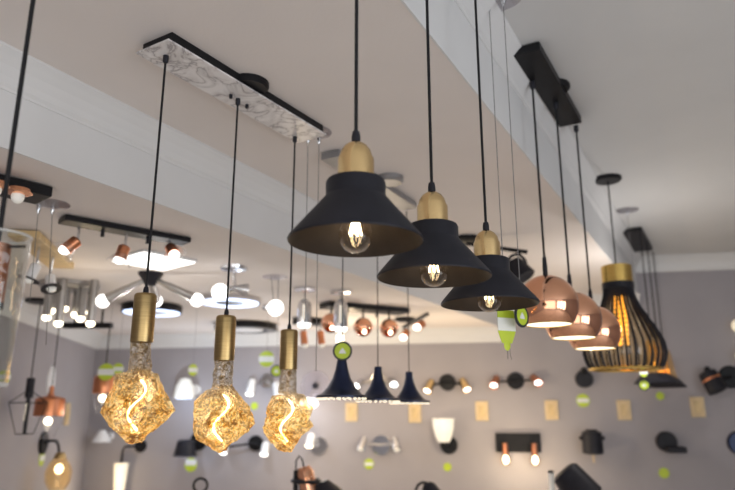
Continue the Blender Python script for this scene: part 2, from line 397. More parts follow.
# ------------------------------------------------------------------ 2. three black cone pendants with brass caps
def cone_pendant(px, py, F, label, zc):
    rim = P(px, py, F); t = thing('cone_pendant', label, 'pendant lamp', (rim.x, rim.y, zc), 0, 'black cone pendants with brass caps')
    z = rim.z-zc
    cord(t, -.01, z+.20, .0036); relief(t, z+.192, .0085, .024)
    obj('brass_cap', lathe([(0, z+.193), (.012, z+.191), (.022, z+.184), (.0285, z+.174), (.0315, z+.1625), (.0315, z+.160), (.034, z+.159), (.0345, z+.155), (.0345, z+.116), (.03, z+.114), (0, z+.114)], 48), 'brass', t)
    sh = obj('shade', lathe([(.0, z+.117), (.046, z+.117), (.0535, z+.114), (.056, z+.109), (.056, z+.084), (.058, z+.080), (.122, z+.004), (.1245, z-.001), (.1235, z-.004)], 72), 'matte_black', t)
    obj('shade_lining', lathe([(.0, z+.112), (.052, z+.110), (.054, z+.082), (.120, z+.002), (.1235, z-.004)], 72), 'shade_inside', sh)
    b = obj('bulb', lathe([(.012, z+.066), (.0135, z+.050), (.022, z+.040), (.029, z+.026), (.0315, z+.010), (.0285, z-.006), (.0205, z-.017), (.010, z-.0225), (0, z-.0235)], 32), 'bulb_glass', t)
    obj('bulb_base', lathe([(0, z+.112), (.016, z+.112), (.016, z+.06), (.013, z+.05), (0, z+.05)], 20), 'brass_dark', b)
    bm = bmesh.new()
    for k in range(6):
        a = k*PI/3+.3; tube([(.006*math.cos(a), .006*math.sin(a), z+.036), (.0115*math.cos(a), .0115*math.sin(a), z+.010)], .0008, 6, bm)
    obj('filament', bm, 'filament', b)
    obj('filament_stem', lathe([(.004, z+.05), (.003, z+.044), (.006, z+.038), (0, z+.036)], 10), 'clear_glass', b)
    return t
rims = [(355.5, 240, 1.15), (434, 276, 1.385), (489.5, 303, 1.645)]
labs = ['nearest and largest black cone pendant with brass cap and glowing clear bulb',
        'middle black cone pendant with brass cap, between the larger and smaller cones',
        'smallest black cone pendant with brass cap, beside the copper globes']
for (a, b, F), l in zip(rims, labs): cone_pendant(a, b, F, l, ZH-.03)
q0, q1 = P(*rims[0]), P(*rims[2]); q0.z = q1.z = ZH; dd = (q1-q0).normalized()
linear_plate('ceiling_bar', 'black ceiling bar above the three black cone pendants', 'ceiling mount', q0-dd*.08, q1+dd*.08, .09, .028, 'black_metal')

# ------------------------------------------------------------------ 3. copper globes on the black bar
p0 = Vector(b2w(-.512, 2.19)+(ZH,)); p1 = Vector(b2w(-.500, 2.92)+(ZH,))
bar, L = linear_plate('ceiling_bar', 'long black ceiling bar holding three copper globe pendants', 'ceiling mount', p0, p1, .10, .035, 'black_metal')
q = PZ(563, 84, ZH)-bar.location; q.rotate(Matrix.Rotation(-bar.rotation_euler.z, 3, 'Z'))
obj('ceiling_rose', lathe([(0, 0), (.075, 0), (.075, -.012), (.066, -.022), (0, -.022)], 40), 'black_metal', bar, (q.x, 0, 0))
def copper_globe(ptx, pty, px, py, label):
    top = PZ(ptx, pty, ZH-.039); cpt = P(px, py, top.y); h = top.z-cpt.z; R = .112
    t = thing('globe_pendant', label, 'pendant lamp', (cpt.x, cpt.y, top.z), 0, 'copper globe pendants under the black bar')
    obj('ceiling_grip', lathe([(0, 0), (.011, 0), (.011, -.024), (.006, -.032), (0, -.032)], 16), 'matte_black', t)
    cord(t, -.02, -h+R, .0045); relief(t, -h+R-.003, .009, .075)
    cut = -.0725; a0 = math.asin(cut/R)
    prof = [(R*math.cos(a0+(PI/2-a0)*i/26), R*math.sin(a0+(PI/2-a0)*i/26)) for i in range(27)]
    sh = obj('shade', lathe(prof[::-1], 64), 'copper', t, (0, 0, -h))
    inn = [((R-.003)*math.cos(a0+(PI/2-a0)*i/20), (R-.003)*math.sin(a0+(PI/2-a0)*i/20)) for i in range(21)]
    obj('shade_lining', lathe(inn[::-1], 48), 'white_inside', sh)
    obj('rim', ring(prof[0][0], .0022, cut, 56), 'gold', sh)
    b = obj('bulb', ball(.034, (0, 0, -.028), seg=24), 'bulb_white', t, (0, 0, -h))
    obj('bulb_socket', lathe([(0, .1), (.02, .1), (.02, .01), (0, .01)], 20), 'white_enamel', b)
copper_globe(532, 82, 547.5, 305, 'nearest copper globe pendant with glowing white inside')
copper_globe(555, 103, 572.5, 319.5, 'middle copper globe pendant of the overlapping three')
copper_globe(574, 126, 593.5, 331.5, 'farthest copper globe pendant, in front of the black cage lamp')

# ------------------------------------------------------------------ 4. black cage pendant
top = PZ(607.5, 178, ZH); F = top.y
t = thing('cage_pendant', 'large black ribbed cage pendant with gold collar and amber spiral bulb', 'pendant lamp', top)
k = 1/ppm(P(620, 320, F))
obj('canopy', lathe([(0, 0), (.078, 0), (.078, -.014), (.07, -.022), (0, -.024)], 40), 'black_metal', t)
zc = P(616, 266, F).z-top.z; cord(t, -.02, zc, .0045)
col_h = .105
obj('collar', lathe([(0, zc), (.078, zc), (.083, zc-.004), (.083, zc-col_h), (.076, zc-col_h), (.07, zc-.02), (0, zc-.02)], 48), 'gold', t)
z1 = zc-col_h; z2 = P(625, 369, F).z-top.z; H = z1-z2
def cage_r(u):                                         # u 0 top .. 1 bottom
    return .965*cage_r0(u)
def cage_r0(u):
    ks = [(0, .078), (.12, .084), (.25, .104), (.4, .145), (.55, .187), (.68, .215), (.8, .224), (.9, .215), (1, .192)]
    for (a, ra), (b, rb) in zip(ks, ks[1:]):
        if u <= b: w = (u-a)/(b-a); w = w*w*(3-2*w)*.4+w*.6; return ra+(rb-ra)*w
    return ks[-1][1]
bmr = lathe([(.086, z1+.006), (.086, z1-.03), (.08, z1-.03)], 40); cg = obj('cage', bmr, 'matte_black', t)
NR = 30
for i in range(NR):
    a = 2*PI*i/NR
    pts = [(cage_r(j/16)*math.cos(a), cage_r(j/16)*math.sin(a), z1-.01-H*.985*j/16) for j in range(17)]
    obj('rib', tube(pts, .0064, 6), 'matte_black', cg)
obj('bottom_ring', ring(.187, .0085, z2, 56), 'gold', cg)
gz = z1-.03
gl = obj('glass_liner', lathe([(cage_r(j/14)*.955, z1-.01-H*.97*j/14) for j in range(15)], 56), 'amber_dark', t)
bl = obj('bulb', lathe([(.02, gz), (.028, gz-.03), (.045, gz-.07), (.05, gz-.2), (.045, gz-.27), (.02, gz-.305), (0, gz-.31)], 28), 'bulb_glass', t)
bm = bmesh.new()
for j in range(44):
    a = (j % 4)*PI/2+.45+(j//4)*.16; ball(.0115, (.024*math.cos(a), .024*math.sin(a), gz-.05-.0255*(j//4)), bm, 10)
obj('led_spiral', bm, 'led_amber', bl)

# ------------------------------------------------------------------ 5. far black plate with amber and black pendants
cn = [PZ(620, 229, ZH), PZ(642, 226, ZH), PZ(653, 246, ZH), PZ(633, 249, ZH)]
p0 = (cn[0]+cn[1])/2; p1 = (cn[2]+cn[3])/2; w = (cn[1]-cn[0]).length
linear_plate('ceiling_bar', 'short wide black ceiling plate with cords, nearest the back wall', 'ceiling mount', p0, p1, w*.95, .03, 'black_metal')
def amber_hat(p, zrel, label):
    t = thing('hat_pendant', label, 'pendant lamp', (p.x, p.y, ZH-.03), 0, 'amber glass pendants with black brims')
    z = zrel-(ZH-.03); cord(t, 0, z+.27, .0045)
    obj('glass_body', lathe([(.02, z+.30), (.045, z+.29), (.06, z+.2), (.075, z+.1), (.085, z+.06)], 32), 'amber_glass', t)
    obj('brim', lathe([(.055, z+.07), (.085, z+.065), (.145, z), (.14, z-.006), (.08, z+.05), (.055, z+.06)], 40), 'matte_black', t)
    b = obj('bulb', ball(.028, (0, 0, z+.12), seg=16), 'led_amber', t); obj('bulb_socket', lathe([(0, z+.27), (.018, z+.27), (.018, z+.14), (0, z+.14)], 14), 'gold', b)
zz = P(655, 386, 5.2).z
for (px, F), l in zip(((658, 5.36), (653, 4.98), (647, 4.62)), ('rightmost amber glass pendant with black brim, behind the cage lamp', 'middle amber glass pendant with black brim, hidden behind the cage lamp', 'leftmost amber glass pendant with black brim, hidden behind the cage lamp')):
    a, b = dirn(px, 300); amber_hat(Vector((a*F, F, 0)), zz, l)

# ------------------------------------------------------------------ hanging tags
TAGG = 'green and white price tags'
def band_tag(name, label, loc, r, rz=0, string=0, sx=1, hole=True):
    if string: string = ceil_z(loc.x, loc.y)-loc.z-r
    t = thing(name, label, 'price tag', loc, rz, TAGG)
    m = Matrix.Rotation(PI/2, 4, 'X')@Matrix.Scale(sx, 4, (1, 0, 0))
    d_ = obj('disc', lathe([(0, .0015), (r*.97, .0015), (r, 0), (r*.97, -.0015), (0, -.0015)], 40, mtx=m), 'tag_green', t)
    x = r*.985*sx; bm = bmesh.new(); n = 10; a0 = math.asin(.36)
    ptsr = [(r*.99*sx*math.cos(a), r*.99*math.sin(a)) for a in [(-a0+2*a0*i/n) for i in range(n+1)]]; ptsl = [(-a, b) for a, b in ptsr[::-1]]
    f = [bm.verts.new((a, -.0022, b)) for a, b in ptsr+ptsl]; g = [bm.verts.new((a, .0022, b)) for a, b in ptsr+ptsl]
    bm.faces.new(f); bm.faces.new(g[::-1])
    for i in range(len(f)): bm.faces.new((f[i], f[(i+1) % len(f)], g[(i+1) % len(f)], g[i]))
    obj('white_band', bm, 'tag_white', t, smooth=False)
    if string: obj('string', tube([(0, 0, r), (0, 0, r+string)], .0012, 6), 'thread', t)
    return t
def ring_tag(label, loc, r, string=0, rz=0):
    if string > .1: string = ceil_z(loc.x, loc.y)-loc.z-r
    t = thing('price_tag', label, 'price tag', loc, rz, TAGG); m = Matrix.Rotation(PI/2, 4, 'X')
    obj('disc', lathe([(0, .002), (r*.82, .002), (r*.82, -.002), (0, -.002)], 40, mtx=m), 'tag_green', t)
    obj('ring', lathe([(r*.8, .003), (r*.97, .003), (r, 0), (r*.97, -.003), (r*.8, -.003), (r*.8, .003)], 40, mtx=m), 'tag_dark', t)
    bm = bmesh.new(); s = r*.36
    v = [bm.verts.new(p) for p in ((-s, -.0032, -s*.7), (s, -.0032, -s*.7), (s*.75, -.0032, 0), (0, -.0032, s*.9), (-s*.75, -.0032, 0))]; w = [bm.verts.new((p.co.x, -.001, p.co.z)) for p in v]
    bm.faces.new(v); bm.faces.new(w[::-1])
    for i in range(5): bm.faces.new((v[i], v[(i+1) % 5], w[(i+1) % 5], w[i]))
    obj('emblem', bm, 'tag_white', t, smooth=False)
    if string: obj('string', tube([(0, 0, r), (0, 0, r+string)], .0013, 6), 'thread', t)
    return t
def disc_rose(label, px, py, zc, r, wires):
    """clear round ceiling plate with thin steel wires; wires = [(px,py bottom)]"""
    c0 = PZ(px, py, zc); t = thing('ceiling_rose', label, 'ceiling mount', c0)
    obj('plate', lathe([(0, 0), (r, 0), (r, -.004), (0, -.004)], 40), 'acrylic', t)
    for wx, wy, ex, ey in wires:
        a = PZ(wx, wy, zc); q = a-c0; e = P(ex, ey, a.y)
        obj('gripper', lathe([(0, 0), (.008, 0), (.008, -.014), (.003, -.028), (0, -.028)], 14), 'chrome', t, (q.x, q.y, -.004))
        obj('wire', tube([(q.x, q.y, -.02), (e.x-c0.x, e.y-c0.y, e.z-zc)], .0014, 6), 'thread', t)
    return c0
# wires near the black cones, each with a tag
c0 = disc_rose('clear round ceiling plate with two thin wires left of the black bar', 497, -4, ZH, .085, [(489, 3, 508, 359), (503, -2, 521, 304)])
a = PZ(489, 3, ZH); F1 = a.y
tt = thing('price_tag', 'large green and white bag shaped tag on a wire below the smallest black cone', 'price tag', P(506, 322, F1-.012), .45, TAGG)
def outline(pts, th, bm=None):
    bm = bm or bmesh.new(); v = [bm.verts.new((x, -th, z)) for x, z in pts]; w = [bm.verts.new((x, th, z)) for x, z in pts]
    bm.faces.new(v); bm.faces.new(w[::-1])
    for i in range(len(v)): bm.faces.new((v[i], v[(i+1) % len(v)], w[(i+1) % len(v)], w[i]))
    return bm
obj('card', outline([(-.03, .035), (.03, .035), (.032, -.03), (.018, -.062), (-.018, -.062), (-.03, -.03)], .001), 'tag_green', tt, smooth=False)
obj('white_band', outline([(-.031, .012), (.031, .012), (.033, -.026), (-.031, -.026)], .002), 'tag_white', tt, smooth=False)
obj('drop', ball(.012, (0, 0, -.068), sq=(1, .2, 1.3)), 'tag_green', tt)
obj('hook', tube([(.008, 0, -.06), (.010, 0, -.1), (.014, 0, -.106), (.010, 0, -.112), (.006, 0, -.106)], .0012, 6), 'thread', tt)
ring_tag('green round tag with dark ring hanging beside the nearest copper globe', P(521.5, 316, PZ(503, -2, ZH).y), .034, rz=.75)

# ------------------------------------------------------------------ 6. clear rose far right with two tags
c0 = disc_rose('clear round ceiling plate with a thin wire above the far black plate', 627, 210, ZH, .075, [(627, 211, 643.5, 366)])
ring_tag('lower green tag with dark ring under the cage lamp', P(644, 385, c0.y), .036, .02)
band_tag('price_tag', 'upper green tag directly under the cage lamp ring', P(643.5, 372.5, c0.y-.02), .028)

# ------------------------------------------------------------------ 7. grey bar with navy trumpet pendants
A0, A1 = PZ(330, 150, ZM), PZ(409, 203, ZM)
gbar, L = linear_plate('ceiling_bar', 'grey metal ceiling bar partly hidden behind the black cone lamps', 'ceiling mount', A0, A1, .085, .03, 'grey_metal')
q = PZ(386, 178, ZM)-gbar.location; q.rotate(Matrix.Rotation(-gbar.rotation_euler.z, 3, 'Z'))
obj('ceiling_rose', lathe([(0, 0), (.06, 0), (.06, -.018), (.05, -.028), (0, -.03)], 36), 'grey_metal', gbar, (q.x, q.y-.02, 0))
def trumpet(px, py, F, R, H, label, tag_=None):
    rim = P(px, py, F); zc = ZM-.034; z = rim.z-zc
    t = thing('trumpet_pendant', label, 'pendant lamp', (rim.x, rim.y, zc), 0, 'dark blue trumpet pendants')
    cord(t, 0, z+H, .0022)
    prof = [(0, z+H), (.014*1.1, z+H), (.017, z+H-.004), (.018, z+H*.82), (.024, z+H*.62), (.036, z+H*.4), (.056, z+H*.2), (R*.82, z+H*.06), (R, z+.005), (R, z-.003)]
    sh = obj('shade', lathe(prof, 48), 'navy', t)
    obj('underside', lathe([(0, z+.006), (R*.97, z-.0015), (R*.98, z+.001)], 48), 'shade_inside', sh)
    bm = bmesh.new()
    for k in range(26):
        a = 2*PI*k/26; ball(.0042, (R*.93*math.cos(a), R*.93*math.sin(a), z-.006), bm, 8)
        if k % 2: ball(.0042, (R*.72*math.cos(a), R*.72*math.sin(a), z-.003), bm, 8)
    obj('led_ring', bm, 'led_dot', sh)
    return t
trumpet(341.5, 397, 2.57, .099, .175, 'nearest dark blue trumpet pendant, below the dark ringed green tag')
trumpet(378, 400, 2.89, .098, .142, 'middle dark blue trumpet pendant with tiny lit dots under its rim')
trumpet(409.5, 402, 3.11, .096, .138, 'rightmost dark blue trumpet pendant with tiny lit dots under its rim')
ring_tag('green round tag with dark ring on the neck of a dark blue trumpet pendant', P(342.5, 351, 2.54), .038)

# ------------------------------------------------------------------ 8. near glass cylinder at the left edge
rimp = P(-1, 236, 1.05); ZC = ZM
t = thing('glass_pendant', 'tall clear glass cylinder pendant with copper tube at the left edge', 'pendant lamp', (rimp.x, rimp.y, ZC))
z = rimp.z-ZC; k = 1/ppm(rimp)
cord(t, 0, z-.02, .0042); obj('canopy', lathe([(0, 0), (.05, 0), (.05, -.02), (0, -.022)], 32), 'black_metal', t)
gp = [(.0495, z), (.0485, z-.05), (.046, z-.13), (.043, z-.235), (.040, z-.244), (.0, z-.246)]
g = obj('glass', lathe(gp, 48), 'ripple_glass', t); obj('glass_lining', lathe([(r*.93, zz_+.004) for r, zz_ in gp[:-1]]+[(0, z-.225)], 48), 'clear_glass', g)
obj('rim', ring(.0492, .0022, z, 48), 'glass_edge', g)
obj('base_rim', ring(.0405, .0035, z-.243, 48), 'glass_edge', g)
obj('strap', tube([(-.047, 0, z-.018), (0, -.002, z-.0195), (.047, 0, z-.018)], .0022, 8), 'matte_black', t)
obj('copper_tube', lathe([(0, z-.012), (.021, z-.014), (.021, z-.112), (.019, z-.112), (.019, z-.09), (0, z-.09)], 32), 'copper_dark', t)
obj('tube_end', lathe([(0, z-.112), (.021, z-.112), (.021, z-.122), (0, z-.122)], 32), 'matte_black', t)
bm = bmesh.new()
for i in range(14):
    a = i*2.4; ball(.006, (.018*math.cos(a), .018*math.sin(a), z-.15-.005*i), bm, 6, (1, 1, 1.6))
obj('crystal_insert', bm, 'clear_glass', t, smooth=False)

# ------------------------------------------------------------------ 9. low-ceiling fixtures, left
def spot_head(t, base_, d, r=.024, L=.06, body='copper_soft', bell=True, lit='bulb_white', stem_to=None):
    """small spot: stem from base_ to pivot, body along d"""
    base_ = Vector(base_); piv = Vector(stem_to) if stem_to else base_-Vector((0, 0, .06)); d = Vector(d).normalized()
    h = obj('spot_head', lathe([(0, .0), (r*.7, 0), (r, -.006), (r, -L), (r*.9, -L), (r*.9, -L+.01), (0, -L+.012)], 24, mtx=aim(d)), body, t, piv)
    obj('stem', tube([base_-piv, (0, 0, 0)], .0055, 8), 'chrome', h)
    if bell: obj('glass_bell', lathe([(r*.9, -L*.55), (r*1.25, -L*.75), (r*1.8, -L*1.15), (r*2.1, -L*1.3)], 28, mtx=aim(d)), 'glass_bell', h)
    obj('bulb', ball(r*.95, (0, 0, 0), sq=(1, 1, .8), seg=16), lit, h, d*(L+r*.1))
    return h
def local(t, w):                                        # world point -> local in thing t (rot z only)
    q = Vector(w)-t.location; q.rotate(Matrix.Rotation(-t.rotation_euler.z, 3, 'Z')); return q
def ldir(t, v): q = Vector(v); q.rotate(Matrix.Rotation(-t.rotation_euler.z, 3, 'Z')); return q
p0, p1 = PZ(62, 215.5, ZL), PZ(187, 238.5, ZL)
tr, L = linear_plate('spotlight_bar', 'black ceiling spotlight bar with three copper spots in clear glass bells', 'ceiling spotlight', p0, p1, .085, .022, 'black_metal')
for (sx, sy), (hx, hy), dd_ in (((79, 226), (78, 240), (-.5, -.3, -.62)), ((127, 233), (125, 246), (-.2, -.2, -1)), ((169, 240.5), (170, 247), (.45, -.5, -.6))):
    a = PZ(sx, sy, ZL-.026); b = P(hx, hy, a.y); spot_head(tr, local(tr, a), ldir(tr, dd_), stem_to=local(tr, b))
for px, py in ((103, 230), (148, 237)):
    a = local(tr, PZ(px, py, ZL-.026)); obj('knob', lathe([(0, 0), (.007, 0), (.008, -.028), (0, -.03)], 14), 'matte_black', tr, a)
p0, p1 = PZ(-25, 173, ZL), PZ(45, 190, ZL)
tr, L = linear_plate('spotlight_bar', 'black ceiling plate with copper lamp cups at the left edge', 'ceiling spotlight', p0, p1, .13, .035, 'black_metal')
for px, py in ((19, 188), (-4, 181)):
    a = local(tr, PZ(px, py, ZL-.039))
    cu = obj('copper_cup', lathe([(.012, 0), (.036, -.004), (.042, -.016), (.03, -.022), (.0, -.022)], 28), 'copper', tr, a)
    obj('bulb', ball(.02, (0, 0, -.03), sq=(1, 1, 1.1), seg=16), 'frost', cu)
disc_rose('clear round ceiling plate with two steel wires beside the left spotlight bar', 52, 203.5, ZL, .062, [(39, 205, 30, 300), (53, 206, 46, 345)])
# second clear rose near the marble bar
disc_rose('clear round ceiling plate with two thin wires at the end of the marble bar', 316, 132, ZM, .058, [(308, 135, 305, 330), (319, 136, 316, 372)])

# wooden plate with two white spots
p0, p1 = PZ(24, 229, ZL), PZ(62, 262, ZL)
tr, L = linear_plate('spotlight_bar', 'light wooden ceiling plate with two grey cylinder spots', 'ceiling spotlight', p0, p1, .12, .03, 'wood_light')
for (sx, sy), (hx, hy), dd_ in (((39, 247), (37, 264), (-.25, -.2, -1)), ((53, 257), (50, 275), (.35, -.3, -1))):
    a = PZ(sx, sy, ZL-.034); b = P(hx, hy, a.y)
    h = spot_head(tr, local(tr, a), ldir(tr, dd_), .022, .075, 'white_enamel', False, 'frost', stem_to=local(tr, b))
    obj('black_ring', lathe([(.024, -.072), (.045, -.074), (.045, -.078), (.024, -.078)], 28, mtx=aim(ldir(tr, dd_))), 'matte_black', h)

# bright square ceiling panel
cp = PZ(154, 259, ZL); t = thing('ceiling_panel', 'bright square light panel set in the low ceiling behind the spotlight bar', 'ceiling light', cp, math.radians(50))
obj('frame', box(.30, .30, .012, (0, 0, -.006), .002), 'white_enamel', t, smooth=False); obj('diffuser', box(.285, .285, .006, (0, 0, -.015), .001), 'panel_glow', t, smooth=False)

# spider lamp with cone arms
hb = PZ(151, 273, ZL); t = thing('spider_ceiling_lamp', 'black hub ceiling lamp with chrome cone arms ending in glowing white globes', 'ceiling light', hb)
obj('hub', lathe([(0, 0), (.068, 0), (.066, -.01), (.04, -.045), (.028, -.07), (0, -.075)], 32), 'matte_black', t)
for ex, ey, dF in ((105, 300, -.03), (195, 299, .02), (156, 300, .36)):
    e = P(ex, ey, hb.y+dF)-hb; st = e.normalized()*.03+Vector((0, 0, -.02)); m = (e-st)
    ar = obj('arm', tube([st, st+m*.5, e], [.012, .022, .029], 14), 'steel', t); obj('globe', ball(.036, e+m.normalized()*.012, seg=20), 'bulb_white', ar)

# round flush lamps
def led_disc(label, px, py, r, lit, ringw=.3, body='black_metal', th=.055):
    c_ = PZ(px, py, ZL-th*.5); c_.z = ZL; t = thing('ceiling_ring_light', label, 'ceiling light', c_)
    obj('housing', lathe([(0, 0), (r*.9, 0), (r, -.008), (r, -th), (r*.97, -th), (r*.94, -th+.006), (0, -th+.006)], 56), body, t)
    obj('light_ring', lathe([(r*(1-ringw), -th+.005), (r*.93, -th+.005), (r*.93, -th-.003), (r*(1-ringw), -th-.003), (r*(1-ringw), -th+.005)], 56), lit, t)
    if ringw < .9: obj('centre_cap', lathe([(0, -th-.002), (r*(1-ringw)*.8, -th-.001), (r*(1-ringw)*.8, -th+.006)], 32), 'grey_metal' if body != 'black_metal' else 'white_enamel', t)
led_disc('black rimmed round ceiling lamp with bluish lit ring behind the nearest brass socket', 152, 309, .21, 'led_cool', .45)
led_disc('large white lit ring ceiling lamp behind the middle amber bulb cord', 230, 301, .205, 'led_cool', .42, 'chrome', .03)
led_disc('unlit dark rimmed round ceiling lamp behind the middle and farthest brass sockets', 246, 327, .27, 'grey_metal', .3)

# chrome lamp with one globe
cc = PZ(234, 267, ZL); t = thing('globe_ceiling_lamp', 'chrome ceiling lamp with one glowing white globe on a short stem', 'ceiling light', cc)
obj('canopy', lathe([(0, 0), (.072, 0), (.07, -.014), (.03, -.02), (0, -.021)], 36), 'chrome', t)
e = P(235, 288, cc.y)-cc; obj('stem', tube([(0, 0, -.018), e], .008, 10), 'chrome', t)
g0 = P(220, 292, cc.y-.03)-cc; ar = obj('arm', tube([e, e+(g0-e)*.6], [.012, .018], 12), 'chrome', t); obj('globe', ball(.043, g0, seg=20), 'bulb_white', ar)
g1 = P(247, 290, cc.y+.03)-cc; obj('chrome_cone', tube([e, g1], [.014, .036], 20), 'chrome', t)
# globe on two wires
cc = PZ(275, 276.5, ZL); t = thing('globe_pendant', 'white glowing globe hung on two wires from a clear ceiling plate', 'pendant lamp', cc)
obj('canopy', lathe([(0, 0), (.07, 0), (.07, -.005), (0, -.005)], 36), 'acrylic', t)
gc = P(275.5, 309, cc.y)-cc
for dx in (-.02, .02): obj('wire', tube([(dx, 0, -.004), (gc.x+dx*.6, 0, gc.z+.03)], .0022, 6), 'thread', t)
obj('globe', ball(.044, gc+Vector((0, 0, .006)), seg=24), 'bulb_white', t); obj('side_cap', ball(.018, gc+Vector((-.058, 0, .01)), seg=14), 'chrome', t)
# two chrome cylinders
def chrome_cyl(ctx, cty, px, py0, py1, label):
    cc = PZ(ctx, cty, ZL); t = thing('cylinder_pendant', label, 'pendant lamp', cc, 0, 'chrome and glass cylinder pendants')
    obj('canopy', lathe([(0, 0), (.07, 0), (.07, -.015), (0, -.018)], 36), 'chrome', t)
    a, b = P(px, py0, cc.y)-cc, P(px, py1, cc.y)-cc; a.x = b.x = 0; a.y = b.y = 0
    cord(t, -.01, a.z, .003, 'thread'); r = .043; h = a.z-b.z
    sh = obj('shade', lathe([(0, a.z), (r*.5, a.z-.004), (r*.85, a.z-.02), (r, a.z-.05), (r, b.z+.02), (r*.92, b.z+.02)], 28), 'chrome', t)
    obj('diffuser', lathe([(r*.9, b.z+.03), (r*.95, b.z+.015), (r*.7, b.z), (0, b.z-.006)], 24), 'bulb_white', sh)
    obj('inner_glow_strip', box(.012, .004, h*.55, (0, -r, (a.z+b.z)/2), .001), 'white_inside', sh)
chrome_cyl(305, 288, 304, 299, 327, 'left chrome cylinder pendant with lit bottom, beside the farthest brass socket')
chrome_cyl(341, 291, 341, 299, 331, 'right chrome cylinder pendant with lit bottom, above the dark ringed tag')

# cluster of chrome tubes
cc = PZ(70, 284, ZL); t = thing('tube_chandelier', 'cluster of eight chrome tubes with small glowing tips at different heights', 'chandelier', cc)
obj('canopy', lathe([(0, 0), (.17, 0), (.17, -.02), (.155, -.03), (0, -.03)], 40), 'steel', t)
for (px, py, dF, dl) in ((51, 314, .08, .15), (46, 321, -.1, .12), (64, 312, .02, .14), (58, 327, -.16, .19), (75, 318, .1, .19), (80, 322, -.02, .2), (90, 316, .12, .17), (90, 327, -.12, .2)):
    e = P(px, py, cc.y+dF)-cc; z = e.z
    tb = obj('tube', lathe([(0, 0), (.02, 0), (.024, -.003), (.024, z+.03+0), (.022, z+.03), (0, z+.035)], 20), 'steel', t, (e.x, e.y, 0))
    obj('bulb', ball(.0235, (0, 0, z+.02), sq=(1, 1, .85), seg=16), 'bulb_warm', tb)

# geometric wire pendant, copper drum pendants and their bar
cc = PZ(36, 313, ZL); cc = Vector((cc.x, cc.y, ZL)); F = 4.4
a_, b_ = dirn(28.5, 400); cc = Vector((a_*F, F, ZL)); t = thing('wire_pendant', 'open geometric wire frame pendant around a black rod with lit strip', 'pendant lamp', cc)
obj('canopy', lathe([(0, 0), (.1, 0), (.1, -.02), (0, -.025)], 36), 'black_metal', t)
zt = P(29, 378, F).z-ZL; zb = P(26, 434, F).z-ZL; cord(t, -.02, zt, .004); obj('socket', lathe([(0, zt), (.024, zt), (.026, zt-.004), (.026, zt-.13), (0, zt-.13)], 20), 'matte_black', t)
obj('rod', lathe([(0, zt-.13), (.012, zt-.13), (.012, zb), (0, zb)], 14), 'matte_black', t)
obj('led_strip', box(.008, .004, .11, (-.006, -.013, (zt+zb)/2-.04), .001), 'led_dot', t)
bm = bmesh.new(); Rr = .115; zt2 = zt-.11; zm = zt-.16; n = 4
for i in range(n):
    a = 2*PI*i/n+.35; q = (Rr*math.cos(a), Rr*math.sin(a)); a2 = 2*PI*(i+1)/n+.35; q2 = (Rr*math.cos(a2), Rr*math.sin(a2))
    tube([(q[0]*.2, q[1]*.2, zt2+.02), (q[0], q[1], zm)], .0028, 6, bm); tube([(q[0], q[1], zm), (q[0]*.45, q[1]*.45, zb)], .0028, 6, bm)
    tube([(q[0], q[1], zm), (q2[0], q2[1], zm)], .0028, 6, bm); tube([(q[0]*.45, q[1]*.45, zb), (q2[0]*.45, q2[1]*.45, zb)], .0028, 6, bm)
obj('wire_frame', bm, 'black_metal', t)
F = 4.8
b0, b1 = P(64, 323, F), P(112, 328, F); b0.z = b1.z = (b0.z+b1.z)/2
c_ = (b0+b1)/2; t = thing('ceiling_bar', 'slim black bar below the ceiling crown behind the chrome tube cluster', 'ceiling mount', (c_.x, c_.y, ZL))
dz = c_.z-ZL; obj('bar', box((b1-b0).length, .05, .04, (0, 0, dz), .004), 'black_metal', t, smooth=False)
for sx in (-.1, .1): obj('stem', tube([(sx, 0, dz+.01), (sx, 0, 0)], .008, 8), 'black_metal', t)
def copper_drum(px, py_top, F, R, label, zc):
    a, b = dirn(px, 400); x = a*F; zt = P(px, py_top, F).z-zc
    t = thing('drum_pendant', label, 'pendant lamp', (x, F, zc), 0, 'copper drum pendants over clear glass')
    cord(t, 0, zt, .004)
    obj('neck', lathe([(0, zt), (.014, zt-.002), (.018, zt-.05), (.03, zt-.07), (0, zt-.07)], 20), 'copper_soft', t)
    obj('drum', lathe([(0, zt-.066), (R*.45, zt-.068), (R*.92, zt-.082), (R, zt-.092), (R, zt-.20), (R*.97, zt-.20), (R*.96, zt-.10), (0, zt-.085)], 36), 'copper_soft', t)
    obj('glass', lathe([(R*.85, zt-.19), (R*.75, zt-.28), (R*.5, zt-.345), (0, zt-.35)], 32), 'clear_glass', t)
    b = obj('bulb', ball(.026, (0, 0, zt-.235), seg=20), 'bulb_warm', t); obj('bulb_socket', lathe([(0, zt-.08), (.02, zt-.08), (.02, zt-.2), (0, zt-.2)], 14), 'brass', b)
zc = c_.z-.02
copper_drum(50.5, 386, 4.6, .098, 'left copper drum pendant over clear glass, beside the wire frame pendant', ZL)
copper_drum(102.5, 365, 4.8, .075, 'right copper drum pendant over clear glass, left of the nearest amber bulb', zc)
band_tag('price_tag', 'green and white tag on the right copper drum pendant', P(106, 372, 4.6), .058, 0, .1)
band_tag('price_tag', 'small green tag just left of the nearest amber bulb', P(118, 369, 4.65), .04, 0, .12)
band_tag('price_tag', 'narrow green and white tag hanging right of the nearest brass socket', P(193, 370, 4.8), .042, .9, .3, 1)
band_tag('price_tag', 'round green and white tag between the middle and farthest brass sockets', P(266.5, 359, 4.7), .056, 0, .25)
ring_tag('small green tag with grey ring beside the farthest brass socket', P(276.5, 371, 4.6), .042, .25)
band_tag('price_tag', 'green tag at the left edge below the tall glass cylinder', P(4, 377, 3.4), .035, 0, .6)

